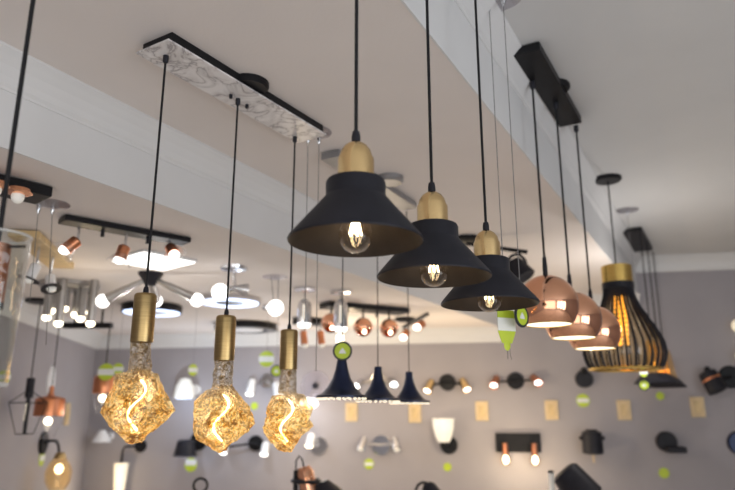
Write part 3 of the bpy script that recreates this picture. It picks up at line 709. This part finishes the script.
# black bar with copper balls, and spots beside it
p0, p1 = PZ(324, 302, ZL), PZ(404, 309, ZL)
tr, L = linear_plate('spotlight_bar', 'black ceiling bar with copper ball spots behind the chrome cylinders', 'ceiling spotlight', p0, p1, .16, .035, 'black_metal')
for sx, sy, hx, hy in ((332, 305, 331, 323), (363, 308, 363, 327), (389, 311, 389, 328)):
    a = PZ(sx, sy, ZL-.038); b = P(hx, hy, a.y); la, lb = local(tr, a), local(tr, b)
    cu = obj('copper_ball', lathe([(.066*math.cos(x_), .066*math.sin(x_)) for x_ in [PI/2-(PI*.78)*i/18 for i in range(19)]], 32, mtx=aim(ldir(tr, (.1, -.6, -.8)))), 'copper', tr, lb)
    obj('stem', tube([la-lb, (0, 0, .05)], .007, 8), 'black_metal', cu); obj('bulb', ball(.015, (0, -.02, -.035), seg=16), 'bulb_warm', cu)
for px, py in ((347, 308), (377, 312)):
    obj('knob', lathe([(0, 0), (.01, 0), (.01, -.04), (0, -.042)], 12), 'matte_black', tr, local(tr, PZ(px, py, ZL-.038)))
p0, p1 = PZ(296, 317, ZL), PZ(334, 320, ZL)
tr, L = linear_plate('spotlight_bar', 'short black ceiling bar with two small hanging copper spots near the back wall', 'ceiling spotlight', p0, p1, .14, .05, 'black_metal')
for px, py, ey in ((303, 322, 331), (320, 323, 331)):
    a = PZ(px, py, ZL-.054); b = P(px, ey, a.y); spot_head(tr, local(tr, a), ldir(tr, (.15, -.1, -1)), .028, .11, 'copper_soft', False, 'frost', stem_to=local(tr, b))
b = P(340, 339, 4.2); t = thing('candle_bulb', 'small glowing oval bulb on a wire under the right chrome cylinder', 'light bulb', (b.x, b.y, ZL))
cord(t, 0, b.z-ZL+.05, .003); obj('socket', lathe([(0, b.z-ZL+.07), (.015, b.z-ZL+.07), (.016, b.z-ZL+.03), (0, b.z-ZL+.03)], 14), 'copper_soft', t); obj('bulb', ball(.024, (0, 0, b.z-ZL), sq=(1, 1, 1.6), seg=16), 'bulb_warm', t)
# disc with slanted bar and two lit copper spots
cc = PZ(405, 318, ZL); t = thing('ceiling_spotlight', 'black disc ceiling spotlight with slanting bar and two lit copper heads', 'ceiling spotlight', cc)
obj('canopy', lathe([(0, 0), (.085, 0), (.085, -.02), (.06, -.03), (0, -.03)], 32), 'black_metal', t)
a = P(404, 327, cc.y-.1)-cc; b = P(427.5, 314, cc.y-.6)-cc; b.z = max(b.z, -.13)
obj('bar', tube([a, b], .014, 10), 'black_metal', t); obj('stem', tube([(0, 0, -.02), a*.5+b*.2], .01, 8), 'black_metal', t)
for pt, dd_ in ((a+(b-a)*.12, (-.3, -.7, -.5)), (a+(b-a)*.8, (-.45, -.7, -.35))):
    spot_head(t, pt, dd_, .03, .09, 'copper_soft', False, 'bulb_white', stem_to=pt-Vector((0, 0, .05)))
# mid ceiling black spotlight
cc = PZ(466, 238, ZM); t = thing('ceiling_spotlight', 'black ceiling spotlight with ring yoke between black cone and copper globe', 'ceiling spotlight', cc)
obj('canopy', lathe([(0, 0), (.085, 0), (.085, -.02), (.06, -.035), (0, -.035)], 32), 'black_metal', t)
a = P(468, 242, cc.y)-cc; b = P(527, 252, cc.y)-cc; obj('arm', tube([(0, 0, -.03), a+Vector((0, 0, -.01)), b], .013, 10), 'black_metal', t)
hc = P(519, 271, cc.y)-cc; m = aim((.45, -.3, -.85))
hd = obj('spot_head', lathe([(0, .07), (.045, .068), (.052, .06), (.075, -.05), (.07, -.055), (.0, -.04)], 28, mtx=m), 'matte_black', t, hc)
obj('yoke', tube([(.055*math.cos(x_)-.01, 0, .035+.065*math.sin(x_)) for x_ in [PI*i/14 for i in range(15)]], .009, 8), 'matte_black', hd)
obj('stem', tube([(0, 0, .095), b*1-hc-Vector((.04, 0, 0))], .007, 8), 'black_metal', hd)

# ------------------------------------------------------------------ 10. wall fixtures (local x along the wall, -y into the room)
def wthing(name, label, cat, px, py, group=None, left=False):
    return thing(name, label, cat, PL(px, py) if left else PW(px, py), (PI/2+LANG*-1 if False else (PI/2-math.atan(LS)*-1)) if left else WANG, group)
def back_disc(t, r, m='black_metal', th=.025, x=0, z=0):
    mt = Matrix.Rotation(PI/2, 4, 'X'); return obj('wall_plate', lathe([(0, th), (r*.92, th), (r, th*.7), (r, 0), (0, 0)], 36, mtx=mt), m, t, (x, 0, z))
def head_at(t, pos, d, r, L, body, lit='bulb_white', frm=None, stem='black_metal'):
    pos = Vector(pos); d = Vector(d).normalized()
    h = obj('spot_head', lathe([(0, L*.5), (r*.65, L*.5), (r*.8, L*.42), (r, -L*.5), (r*.9, -L*.5), (r*.88, -L*.4), (0, -L*.38)], 24, mtx=aim(d)), body, t, pos)
    obj('bulb', ball(r*.86, d*(L*.5-.01), sq=(1, 1, .6), seg=16), lit, h)
    if frm is not None: obj('arm', tube([Vector(frm)-pos, (0, 0, 0)], .009, 8), stem, h)
    return h
def twin(label, px, py, hl, hr, body, plate='black_metal', r=.04, L=.12, pr=.075, lit='bulb_white', dl=(-.35, -.5, -.8), dr=(.35, -.5, -.8)):
    t = wthing('twin_wall_spotlight', label, 'wall lamp', px, py, 'wall lamps with two spot heads'); k = 1/ppm(t.location)
    back_disc(t, pr, plate)
    for (hx, hy), d in ((hl, dl), (hr, dr)): head_at(t, ((hx-px)*k, -.08, (py-hy)*k), d, r, L, body, lit, (0, -.05, 0), plate)
    return t
twin('wall lamp with two brass heads on a black round plate', 447.5, 382.5, (430.5, 386), (464.5, 385), 'brass')
twin('wall lamp with two copper heads on a black round plate', 515.5, 381, (495.5, 382), (534.5, 380.5), 'copper_soft', dl=(-.25, -.7, -.6), dr=(.3, -.8, -.5))
twin('silver wall lamp with two lit heads behind the trumpet pendants', 378, 380, (361, 384), (394, 383), 'chrome', 'steel', dl=(-.35, -.7, -.4), dr=(.3, -.8, -.4))
twin('unlit chrome wall lamp with two small heads and chrome round plate', 381.5, 445, (364, 443.5), (397, 443.5), 'chrome', 'chrome', lit='frost', pr=.09, dl=(-.2, -.4, -.9), dr=(.2, -.4, -.9))
twin('wall lamp with two lit white heads below the middle and farthest amber bulbs', 256, 443, (226.5, 447), (268.5, 448), 'white_enamel', 'black_metal', pr=.07, dl=(0, -.5, -.9), dr=(.05, -.5, -.9))
twin('white wall lamp with two tube heads between the middle and farthest amber bulbs', 268, 381, (253.5, 387), (281, 390), 'white_enamel', 'chrome', r=.042, L=.15, pr=.07, dl=(-.05, -.3, -.95), dr=(.35, -.3, -.9))
t = wthing('single_wall_spotlight', 'chrome wall spotlight with one lit head right of the farthest amber bulb', 'wall lamp', 319, 446); k = 1/ppm(t.location)
back_disc(t, .085, 'chrome'); head_at(t, (-6*k, -.1, 6*k), (-.1, -.4, -.9), .04, .12, 'white_enamel', 'bulb_warm', (0, -.03, 0), 'chrome')
# white domes
t = wthing('dome_wall_lamp', 'white dome wall lamp lit beneath, left of the middle amber bulb', 'wall lamp', 196, 390); k = 1/ppm(t.location)
back_disc(t, .05, 'white_enamel'); sh = obj('shade', lathe([(.02, .11), (.05, .1), (.085, .03), (.1, -.08), (.096, -.08), (.08, .03), (.02, .09)], 32), 'frost', t, (-6*k, -.13, 0))
obj('diffuser', lathe([(0, -.088), (.07, -.085), (.094, -.07), (0, -.065)], 28), 'led_cool', sh); obj('arm', tube([(0, 0, .1), (6*k, .12, .0)], .01, 8), 'white_enamel', sh)
t = wthing('glass_disc_wall_lamp', 'clear glass disc wall lamp with small black centre above a lit white dish', 'wall lamp', 316, 386); k = 1/ppm(t.location)
obj('glass_disc', lathe([(0, .01), (.14, .012), (.14, .006), (0, .004)], 36, mtx=Matrix.Rotation(PI/2, 4, 'X')), 'acrylic', t); back_disc(t, .028, 'matte_black', .04)
dsh = obj('lit_dish', ball(.088, (0, 0, 0), sq=(1, 1, .55), seg=24), 'bulb_white', t, (-4*k, -.12, -17*k)); obj('arm', tube([(4*k, .12, 17*k), (0, 0, .03)], .008, 8), 'chrome', dsh)
# black shade sconce
t = wthing('shaded_wall_lamp', 'black wall lamp with wide lit shade below the middle amber bulb', 'wall lamp', 199, 441); k = 1/ppm(t.location)
back_disc(t, .085); sh = obj('shade', lathe([(0, .075), (.06, .075), (.08, .06), (.1, -.055), (.118, -.07), (.095, -.06), (.07, .05), (0, .06)], 32), 'matte_black', t, (-6*k, -.16, -6*k))
obj('diffuser', lathe([(0, -.075), (.09, -.072), (.1, -.06), (0, -.055)], 28), 'led_cool', sh); obj('arm', tube([(6*k, .14, 6*k), (0, 0, .03)], .012, 8), 'black_metal', sh)
bt = wthing('price_tag', 'green and white tag below the black wide shaded wall lamp', 'price tag', 193.5, 464, TAGG)
bt.location.y -= .1
obj('disc', lathe([(0, .002), (.062, .002), (.062, -.002), (0, -.002)], 32, mtx=Matrix.Rotation(PI/2, 4, 'X')), 'tag_green', bt); obj('white_band', box(.11, .006, .05, (0, 0, .02), .002), 'tag_white', bt, smooth=False)
obj('string', tube([(0, 0, .05), (0, .04, .13)], .002, 6), 'thread', bt)
# white glass uplight
t = wthing('cup_wall_lamp', 'white frosted glass cup wall lamp on a black round plate', 'wall lamp', 449, 445); k = 1/ppm(t.location)
back_disc(t, .078); sh = obj('glass_shade', lathe([(0, -.1), (.05, -.1), (.07, -.06), (.09, .02), (.098, .1), (.094, .1), (.08, 0), (0, -.09)], 32), 'frost', t, (-4*k, -.14, 14.5*k))
obj('arm', tube([(4*k, .11, -14.5*k), (0, 0, -.13), (0, 0, -.09)], .016, 10), 'black_metal', sh)
# black panel with two bulbs
t = wthing('twin_bulb_wall_lamp', 'black rectangular wall plate with two glowing round bulbs in copper sockets', 'wall lamp', 518, 442.5); k = 1/ppm(t.location)
obj('wall_plate', box(44*k, .03, 18.5*k, (0, -.015, 0), .004), 'black_metal', t, smooth=False)
for hx in (505, 533):
    so = obj('socket', lathe([(0, .05), (.022, .05), (.024, -.03), (.03, -.035), (.03, -.04), (0, -.04)], 20), 'copper_soft', t, ((hx-518)*k, -.09, -6*k))
    obj('arm', tube([(0, .07, .02), (0, 0, .03)], .012, 8), 'black_metal', so)
    b = obj('bulb', ball(.052, (0, 0, -.095), seg=22, sq=(1, 1, 1.05)), 'bulb_glass', so); obj('filament', ball(.024, (0, 0, -.085), sq=(1, 1, 1.5), seg=14), 'bulb_warm', b)
# black cylinder sconce
t = wthing('cylinder_wall_lamp', 'small black drum wall lamp right of the two bulb plate', 'wall lamp', 590, 441); k = 1/ppm(t.location)
back_disc(t, .055); sh = obj('shade', lathe([(0, .10), (.045, .1), (.05, .085), (.075, .08), (.08, .07), (.085, -.09), (.07, -.1), (0, -.08)], 32), 'matte_black', t, (0, -.13, 0))
for sx in (-1, 1): obj('side_knob', ball(.018, (sx*.088, 0, .03), seg=12), 'matte_black', sh)
obj('diffuser', lathe([(0, -.105), (.065, -.1), (.07, -.085), (0, -.08)], 24), 'white_enamel', sh); obj('pull_cord', tube([(0, 0, -.1), (0, 0, -.17)], .006, 8), 'wood_plate', sh)
# black disc above tag
t = wthing('disc_wall_lamp', 'plain black disc wall lamp above a green and white tag', 'wall lamp', 584, 379); back_disc(t, .076, 'matte_black', .05); obj('joint', ball(.03, (0, -.06, .07), seg=14), 'black_metal', t)
t = wthing('disc_wall_lamp', 'black round wall lamp with small ledge, lower right above a green tag', 'wall lamp', 666, 441.5); back_disc(t, .082, 'matte_black', .06)
obj('ledge', box(.15, .13, .05, (.045, -.1, -.06), .012), 'matte_black', t, smooth=False)
t = wthing('disc_wall_lamp', 'dark round wall lamp cut off at the right edge', 'wall lamp', 739, 443); back_disc(t, .095, 'navy', .05); obj('centre_cap', ball(.04, (.0, -.06, -.02), seg=16), 'brass', t)
# right black spot with disc
t = wthing('single_wall_spotlight', 'black angled wall spotlight with copper band at the far right', 'wall lamp', 730, 377); k = 1/ppm(t.location); back_disc(t, .095)
hp = Vector(((709-730)*k, -.12, (377-382)*k)); m = aim((.35, -.25, -.9))
sh = obj('spot_head', lathe([(0, .09), (.06, .09), (.072, .08), (.082, -.085), (.072, -.09), (0, -.07)], 30, mtx=m), 'matte_black', t, hp)
obj('copper_band', lathe([(.0755, .028), (.0785, .028), (.0795, .012), (.0765, .012)], 30, mtx=m), 'copper_soft', sh); obj('arm', tube([-hp+Vector((0, -.03, 0)), (0, 0, 0)], .014, 8), 'black_metal', sh)
obj('joint', ball(.028, (-.03, 0, .1), seg=12), 'black_metal', sh)
# globes at the right edge
t = wthing('globe_wall_lamp', 'vertical wall lamp with two small white globes cut off at the right edge', 'wall lamp', 741, 342); k = 1/ppm(t.location)
obj('wall_plate', box(.05, .03, .36, (0, -.015, 0), .006), 'chrome', t, smooth=False)
for z in (-15*k, 15*k): g_ = obj('globe', ball(.058, (0, 0, 0), seg=18), 'frost_lit', t, (-4*k, -.1, z)); obj('arm', tube([(4*k, .08, 0), (0, 0, 0)], .012, 8), 'chrome', g_)
# wooden plates
wl = ['below the nearest trumpet pendant', 'below the rightmost trumpet pendant', 'left of the copper headed lamp', 'right of the copper headed lamp', 'right of the plain black disc', 'below the angled black spotlight']
for (px, py), l in zip(((351.5, 412), (415, 413), (482, 411), (551.5, 410), (624, 410), (697.5, 407)), wl):
    t = wthing('wooden_plate', 'small tan rectangular socket plate on the wall, '+l, 'wall plate', px, py, 'tan socket plates in a row on the back wall')
    obj('plate', box(.112, .014, .168, (0, -.007, 0), .004), 'wood_plate', t, smooth=False)
    obj('socket_face', box(.05, .01, .1, (0, -.013, 0), .003), 'wood_light', t, smooth=False)
def wall_tag(label, px, py, r, col='tag_green', left=False, band=True):  # flat tag stuck on the wall, with no string
    t = wthing('price_tag', label, 'price tag', px, py, TAGG, left); obj('disc', lathe([(0, .006), (r, .005), (r, 0), (0, 0)], 32, mtx=Matrix.Rotation(PI/2, 4, 'X')), col, t)
    if band: obj('white_band', box(r*1.75, .012, r*.62, (0, -.004, 0), .002), 'tag_white', t, smooth=False)
wall_tag('green and white tag on the wall under the plain black disc lamp', 583, 400.5, .056)
wall_tag('green round tag on the wall below the ledged black lamp', 664, 473, .042, band=False)
wall_tag('small green tag on the wall under the amber hat pendant', 660, 396, .034, band=False)
wall_tag('pale green tag on the wall below the frosted cup lamp', 447.5, 467, .036, band=False)
wall_tag('green and white tag below the unlit chrome twin lamp', 369, 464, .045)
wall_tag('green and white tag on the left wall under the amber glass lamp plate', 41.5, 458, .062, left=True)
wall_tag('thin green tag between the farthest two amber bulbs', 254.5, 406, .035, band=False)

# left wall amber glass lamp
t = wthing('amber_wall_lamp', 'amber glass wall lamp on a curved black arm on the left wall', 'wall lamp', 42, 443, left=True)
back_disc(t, .085); k = 1/ppm(t.location)
R_ = t.rotation_euler.z
def wl_local(px, py, F): return local(t, P(px, py, F))
Fb = t.location.y-.12; hp = wl_local(58.5, 444, Fb); h2 = wl_local(59.5, 456, Fb); gcn = wl_local(58.5, 473, Fb)
obj('arm', tube([(0, -.02, 0), (hp.x*.4, hp.y*.5, .02), (hp.x*.8, hp.y*.85, .02), (hp.x, hp.y, -.01), h2], .01, 10), 'black_metal', t)
sh = obj('glass_shade', lathe([(.02, .13), (.035, .12), (.075, .07), (.098, .01), (.092, -.06), (.06, -.12), (.05, -.125)], 32), 'amber_glass', t, gcn)
obj('socket', lathe([(0, .15), (.03, .15), (.045, .12), (.045, .105), (0, .1)], 20), 'brass_dark', sh); obj('bulb', ball(.03, (0, 0, .03), seg=18, sq=(1, 1, 1.2)), 'bulb_warm', sh)
t = wthing('oval_wall_plate', 'white oval plate high on the left wall behind the copper drum', 'wall plate', 50, 381, left=True); obj('plate', lathe([(0, .02), (.075, .018), (.08, .01), (.08, 0), (0, 0)], 32, mtx=Matrix.Rotation(PI/2, 4, 'X')@Matrix.Scale(1.5, 4, (0, 1, 0))), 'white_enamel', t)
t = wthing('wooden_plate', 'tan socket plate on the left wall beside the copper drum', 'wall plate', 66.5, 414, left=True); obj('plate', box(.12, .014, .19, (0, -.007, 0), .004), 'wood_plate', t, smooth=False); obj('socket_face', box(.05, .01, .1, (0, -.013, 0), .003), 'wood_light', t, smooth=False)
# back wall, left end
t = wthing('cone_wall_lamp', 'white cone shade wall lamp left of the nearest amber bulb tip', 'wall lamp', 111, 436); k = 1/ppm(t.location); back_disc(t, .035, 'white_enamel')
sh = obj('shade', lathe([(.015, .06), (.03, .06), (.09, -.05), (.085, -.05), (.02, .04)], 30), 'white_enamel', t, (-1*k, -.14, 0)); obj('arm', tube([(k, .13, 0), (0, 0, .05)], .008, 8), 'chrome', sh)
t = wthing('candle_wall_lamp', 'black wall lamp with tall frosted glass cup below the nearest amber bulb', 'wall lamp', 141, 446); k = 1/ppm(t.location); back_disc(t, .06)
sh = obj('glass_shade', lathe([(.0, .15), (.062, .15), (.066, .14), (.045, -.14), (0, -.15)], 28), 'frost_lit', t, (-12.5*k, -.12, -31*k))
obj('arm', tube([(12.5*k, .1, 31*k), (.02, 0, 31*k), (0, 0, 27*k), (0, 0, .14)], .01, 8), 'black_metal', sh)

# ------------------------------------------------------------------ 11. floor lamps whose heads reach the bottom of the frame
def floor_lamp(label, px, py, F, polecol='black_metal', pole_px=None):
    p = P(pole_px or px, py, F); t = thing('floor_lamp', label, 'floor lamp', (p.x, p.y, 0), 0)
    obj('base', lathe([(0, 0), (.14, 0), (.14, .015), (.12, .025), (.02, .03), (0, .03)], 40), 'black_metal', t)
    return t, p.z
t, z = floor_lamp('floor lamp with large black tilted cylinder head and cream stem', 551, 472, 4.3)
obj('pole', tube([(0, 0, .02), (0, 0, z)], .018, 16), 'frost', t); obj('pole_cap', lathe([(0, z+.008), (.019, z+.008), (.019, z-.006), (0, z-.006)], 16), 'black_metal', t)
hp = local(t, P(575, 484, 4.2)); m = aim((.55, -.35, -.75))
h = obj('spot_head', lathe([(0, .10), (.07, .098), (.092, .08), (.108, -.11), (.103, -.115), (.085, .06), (0, .08)], 40, mtx=m), 'matte_black', t, hp); obj('arm', tube([(-hp.x, -hp.y, -.08), (0, 0, 0)], .012, 8), 'black_metal', h)
obj('diffuser', lathe([(0, -.09), (.1, -.1), (.09, -.08), (0, -.07)], 30, mtx=m), 'white_enamel', h)
t, z = floor_lamp('floor lamp with copper socket, black ring and looped cable', 296, 472, 4.0)
obj('pole', tube([(0, 0, .02), (0, 0, z+.01)], .015, 12), 'black_metal', t); kk = 4.0/650
loop = [local(t, P(x_, y_, 4.0)) for x_, y_ in ((296, 470), (296, 461), (299, 456), (302, 459), (304, 468), (305, 476))]
obj('cable', tube(loop, .005, 8), 'cord_black', t)
cp_ = local(t, P(306, 477, 4.0)); cs = obj('copper_socket', lathe([(0, .06), (.035, .058), (.048, .03), (.05, -.03), (.056, -.08), (0, -.08)], 24, mtx=Matrix.Rotation(-.25, 4, 'Y')), 'copper', t, cp_)
obj('black_ring', ring(.08, .010, -.02, 32), 'matte_black', cs)
obj('shade', lathe([(.0, .03), (.05, .03), (.11, -.04), (.13, -.1), (.12, -.1), (.05, .0), (0, .01)], 30, mtx=Matrix.Rotation(-.3, 4, 'Y')), 'matte_black', cs, (.09, .02, -.06))
t, z = floor_lamp('floor lamp with small black ring top below the black shaded wall lamp', 200, 492, 4.2)
obj('pole', tube([(0, 0, .02), (0, 0, z)], .013, 12), 'black_metal', t)
obj('ring_top', tube([(.042*math.cos(x_), 0, z+.038+.04*math.sin(x_)) for x_ in [-PI*.35+1.7*PI*i/20 for i in range(21)]], .008, 8), 'black_metal', t)
t, z = floor_lamp('floor lamp with short curved black neck below the frosted cup wall lamp', 427, 486, 4.4, pole_px=416)
z2 = P(416, 489, 4.4).z; pts = [local(t, P(x_, y_, 4.4)) for x_, y_ in ((416, 489), (418, 485), (422, 482.5), (427, 483))]
obj('pole', tube([(0, 0, .02), (0, 0, z2)]+pts[1:], .009, 12), 'black_metal', t)
hp = local(t, P(429.5, 489, 4.4)); obj('spot_head', lathe([(0, .04), (.025, .04), (.045, .02), (.065, -.07), (0, -.07)], 24, mtx=Matrix.Rotation(-.5, 4, 'Y')), 'matte_black', t, hp)

# ------------------------------------------------------------------ lights
def area(name, loc, rot, sx, sy, power, col):
    l = bpy.data.lights.new(name, 'AREA'); l.shape = 'RECTANGLE'; l.size = sx; l.size_y = sy; l.energy = power; l.color = col
    o = bpy.data.objects.new(name, l); C.objects.link(o); o.location = loc; o.rotation_euler = rot; return o
def point(name, loc, power, col, r=.05):
    if name in ('wall_fill', 'ceiling_fill'): r = 0  # zero radius keeps these added fill points unseen
    if name == 'wall_fill': power *= 1.6
    if name == 'ceiling_fill': power *= 1.7
    l = bpy.data.lights.new(name, 'POINT'); l.energy = power; l.color = col; l.shadow_soft_size = r
    o = bpy.data.objects.new(name, l); C.objects.link(o); o.location = loc; return o
for i in range(3): area('shop_window_light', (3.3+.75*(i-1)*.8, -1.3+.75*(i-1), 1.4), (math.radians(95), 0, math.radians(52)), .7, 2.0, 20, (.90, .95, 1))
area('shop_front_light', (-.2, -1.5, 1.4), (math.radians(90), 0, 0), 3.5, 2, 32, (1, .97, .93))
w = bpy.data.worlds.new('World'); sc.world = w; w.use_nodes = True
w.node_tree.nodes['Background'].inputs[0].default_value = (.87, .88, .91, 1); w.node_tree.nodes['Background'].inputs[1].default_value = .62
warm, cool = (1, .78, .5), (.75, .86, 1)
for px, py, dd_, pw, cl in ((58, 470, .35, 2.0, warm), (505, 470, .3, 2.0, warm), (533, 470, .3, 2.0, warm), (190, 405, .5, 3.5, cool), (255, 400, .5, 4, cool), (310, 415, .4, 2.5, (1, .95, .88)), (350, 370, .7, 4, warm), (385, 440, .8, 5, warm), (440, 400, .8, 5, warm), (500, 415, .6, 3, warm), (120, 480, .5, 2.5, warm), (60, 420, .7, 3, warm), (300, 470, .6, 3, warm)):
    p = PW(px, py); point('wall_fill', (p.x-.0, p.y-dd_, p.z), pw, cl)  # unseen points added in front of the wall to brighten it
point('shop_spot_bulb', (1.75, 4.1, CZ+.5), 12, (1, .95, .9), .03)
for px, py, pw, cl in ((155, 275, 1.2, (1, .95, .88)), (85, 265, 1.0, warm), (240, 300, .9, cool), (385, 306, 1.0, (1, .88, .74)), (70, 330, 1.0, warm)):
    p = PZ(px, py, ZL); p.z -= .35; point('ceiling_fill', p, pw, cl)  # unseen points added under the low ceiling to brighten that area
for (a, b, F) in rims: p = P(a, b, F); point('cone_bulb_light', (p.x, p.y, p.z-.002), .35, (1, .72, .4), .02)

# ------------------------------------------------------------------ camera
cam = bpy.data.cameras.new('camera'); co = bpy.data.objects.new('camera', cam); C.objects.link(co); sc.camera = co
co.location = (0, 0, CZ); co.rotation_euler = (PI/2+TH, 0, 0); cam.sensor_width = 36; cam.lens = FPX/735*36; cam.clip_start = .02
cam.dof.use_dof = True; cam.dof.focus_distance = 1.65; cam.dof.aperture_fstop = 2.3
sc.view_settings.view_transform = 'Standard'; sc.view_settings.look = 'None'; sc.view_settings.exposure = 0
sc.cycles.max_bounces = 10; sc.cycles.transparent_max_bounces = 24; sc.cycles.sample_clamp_indirect = 6
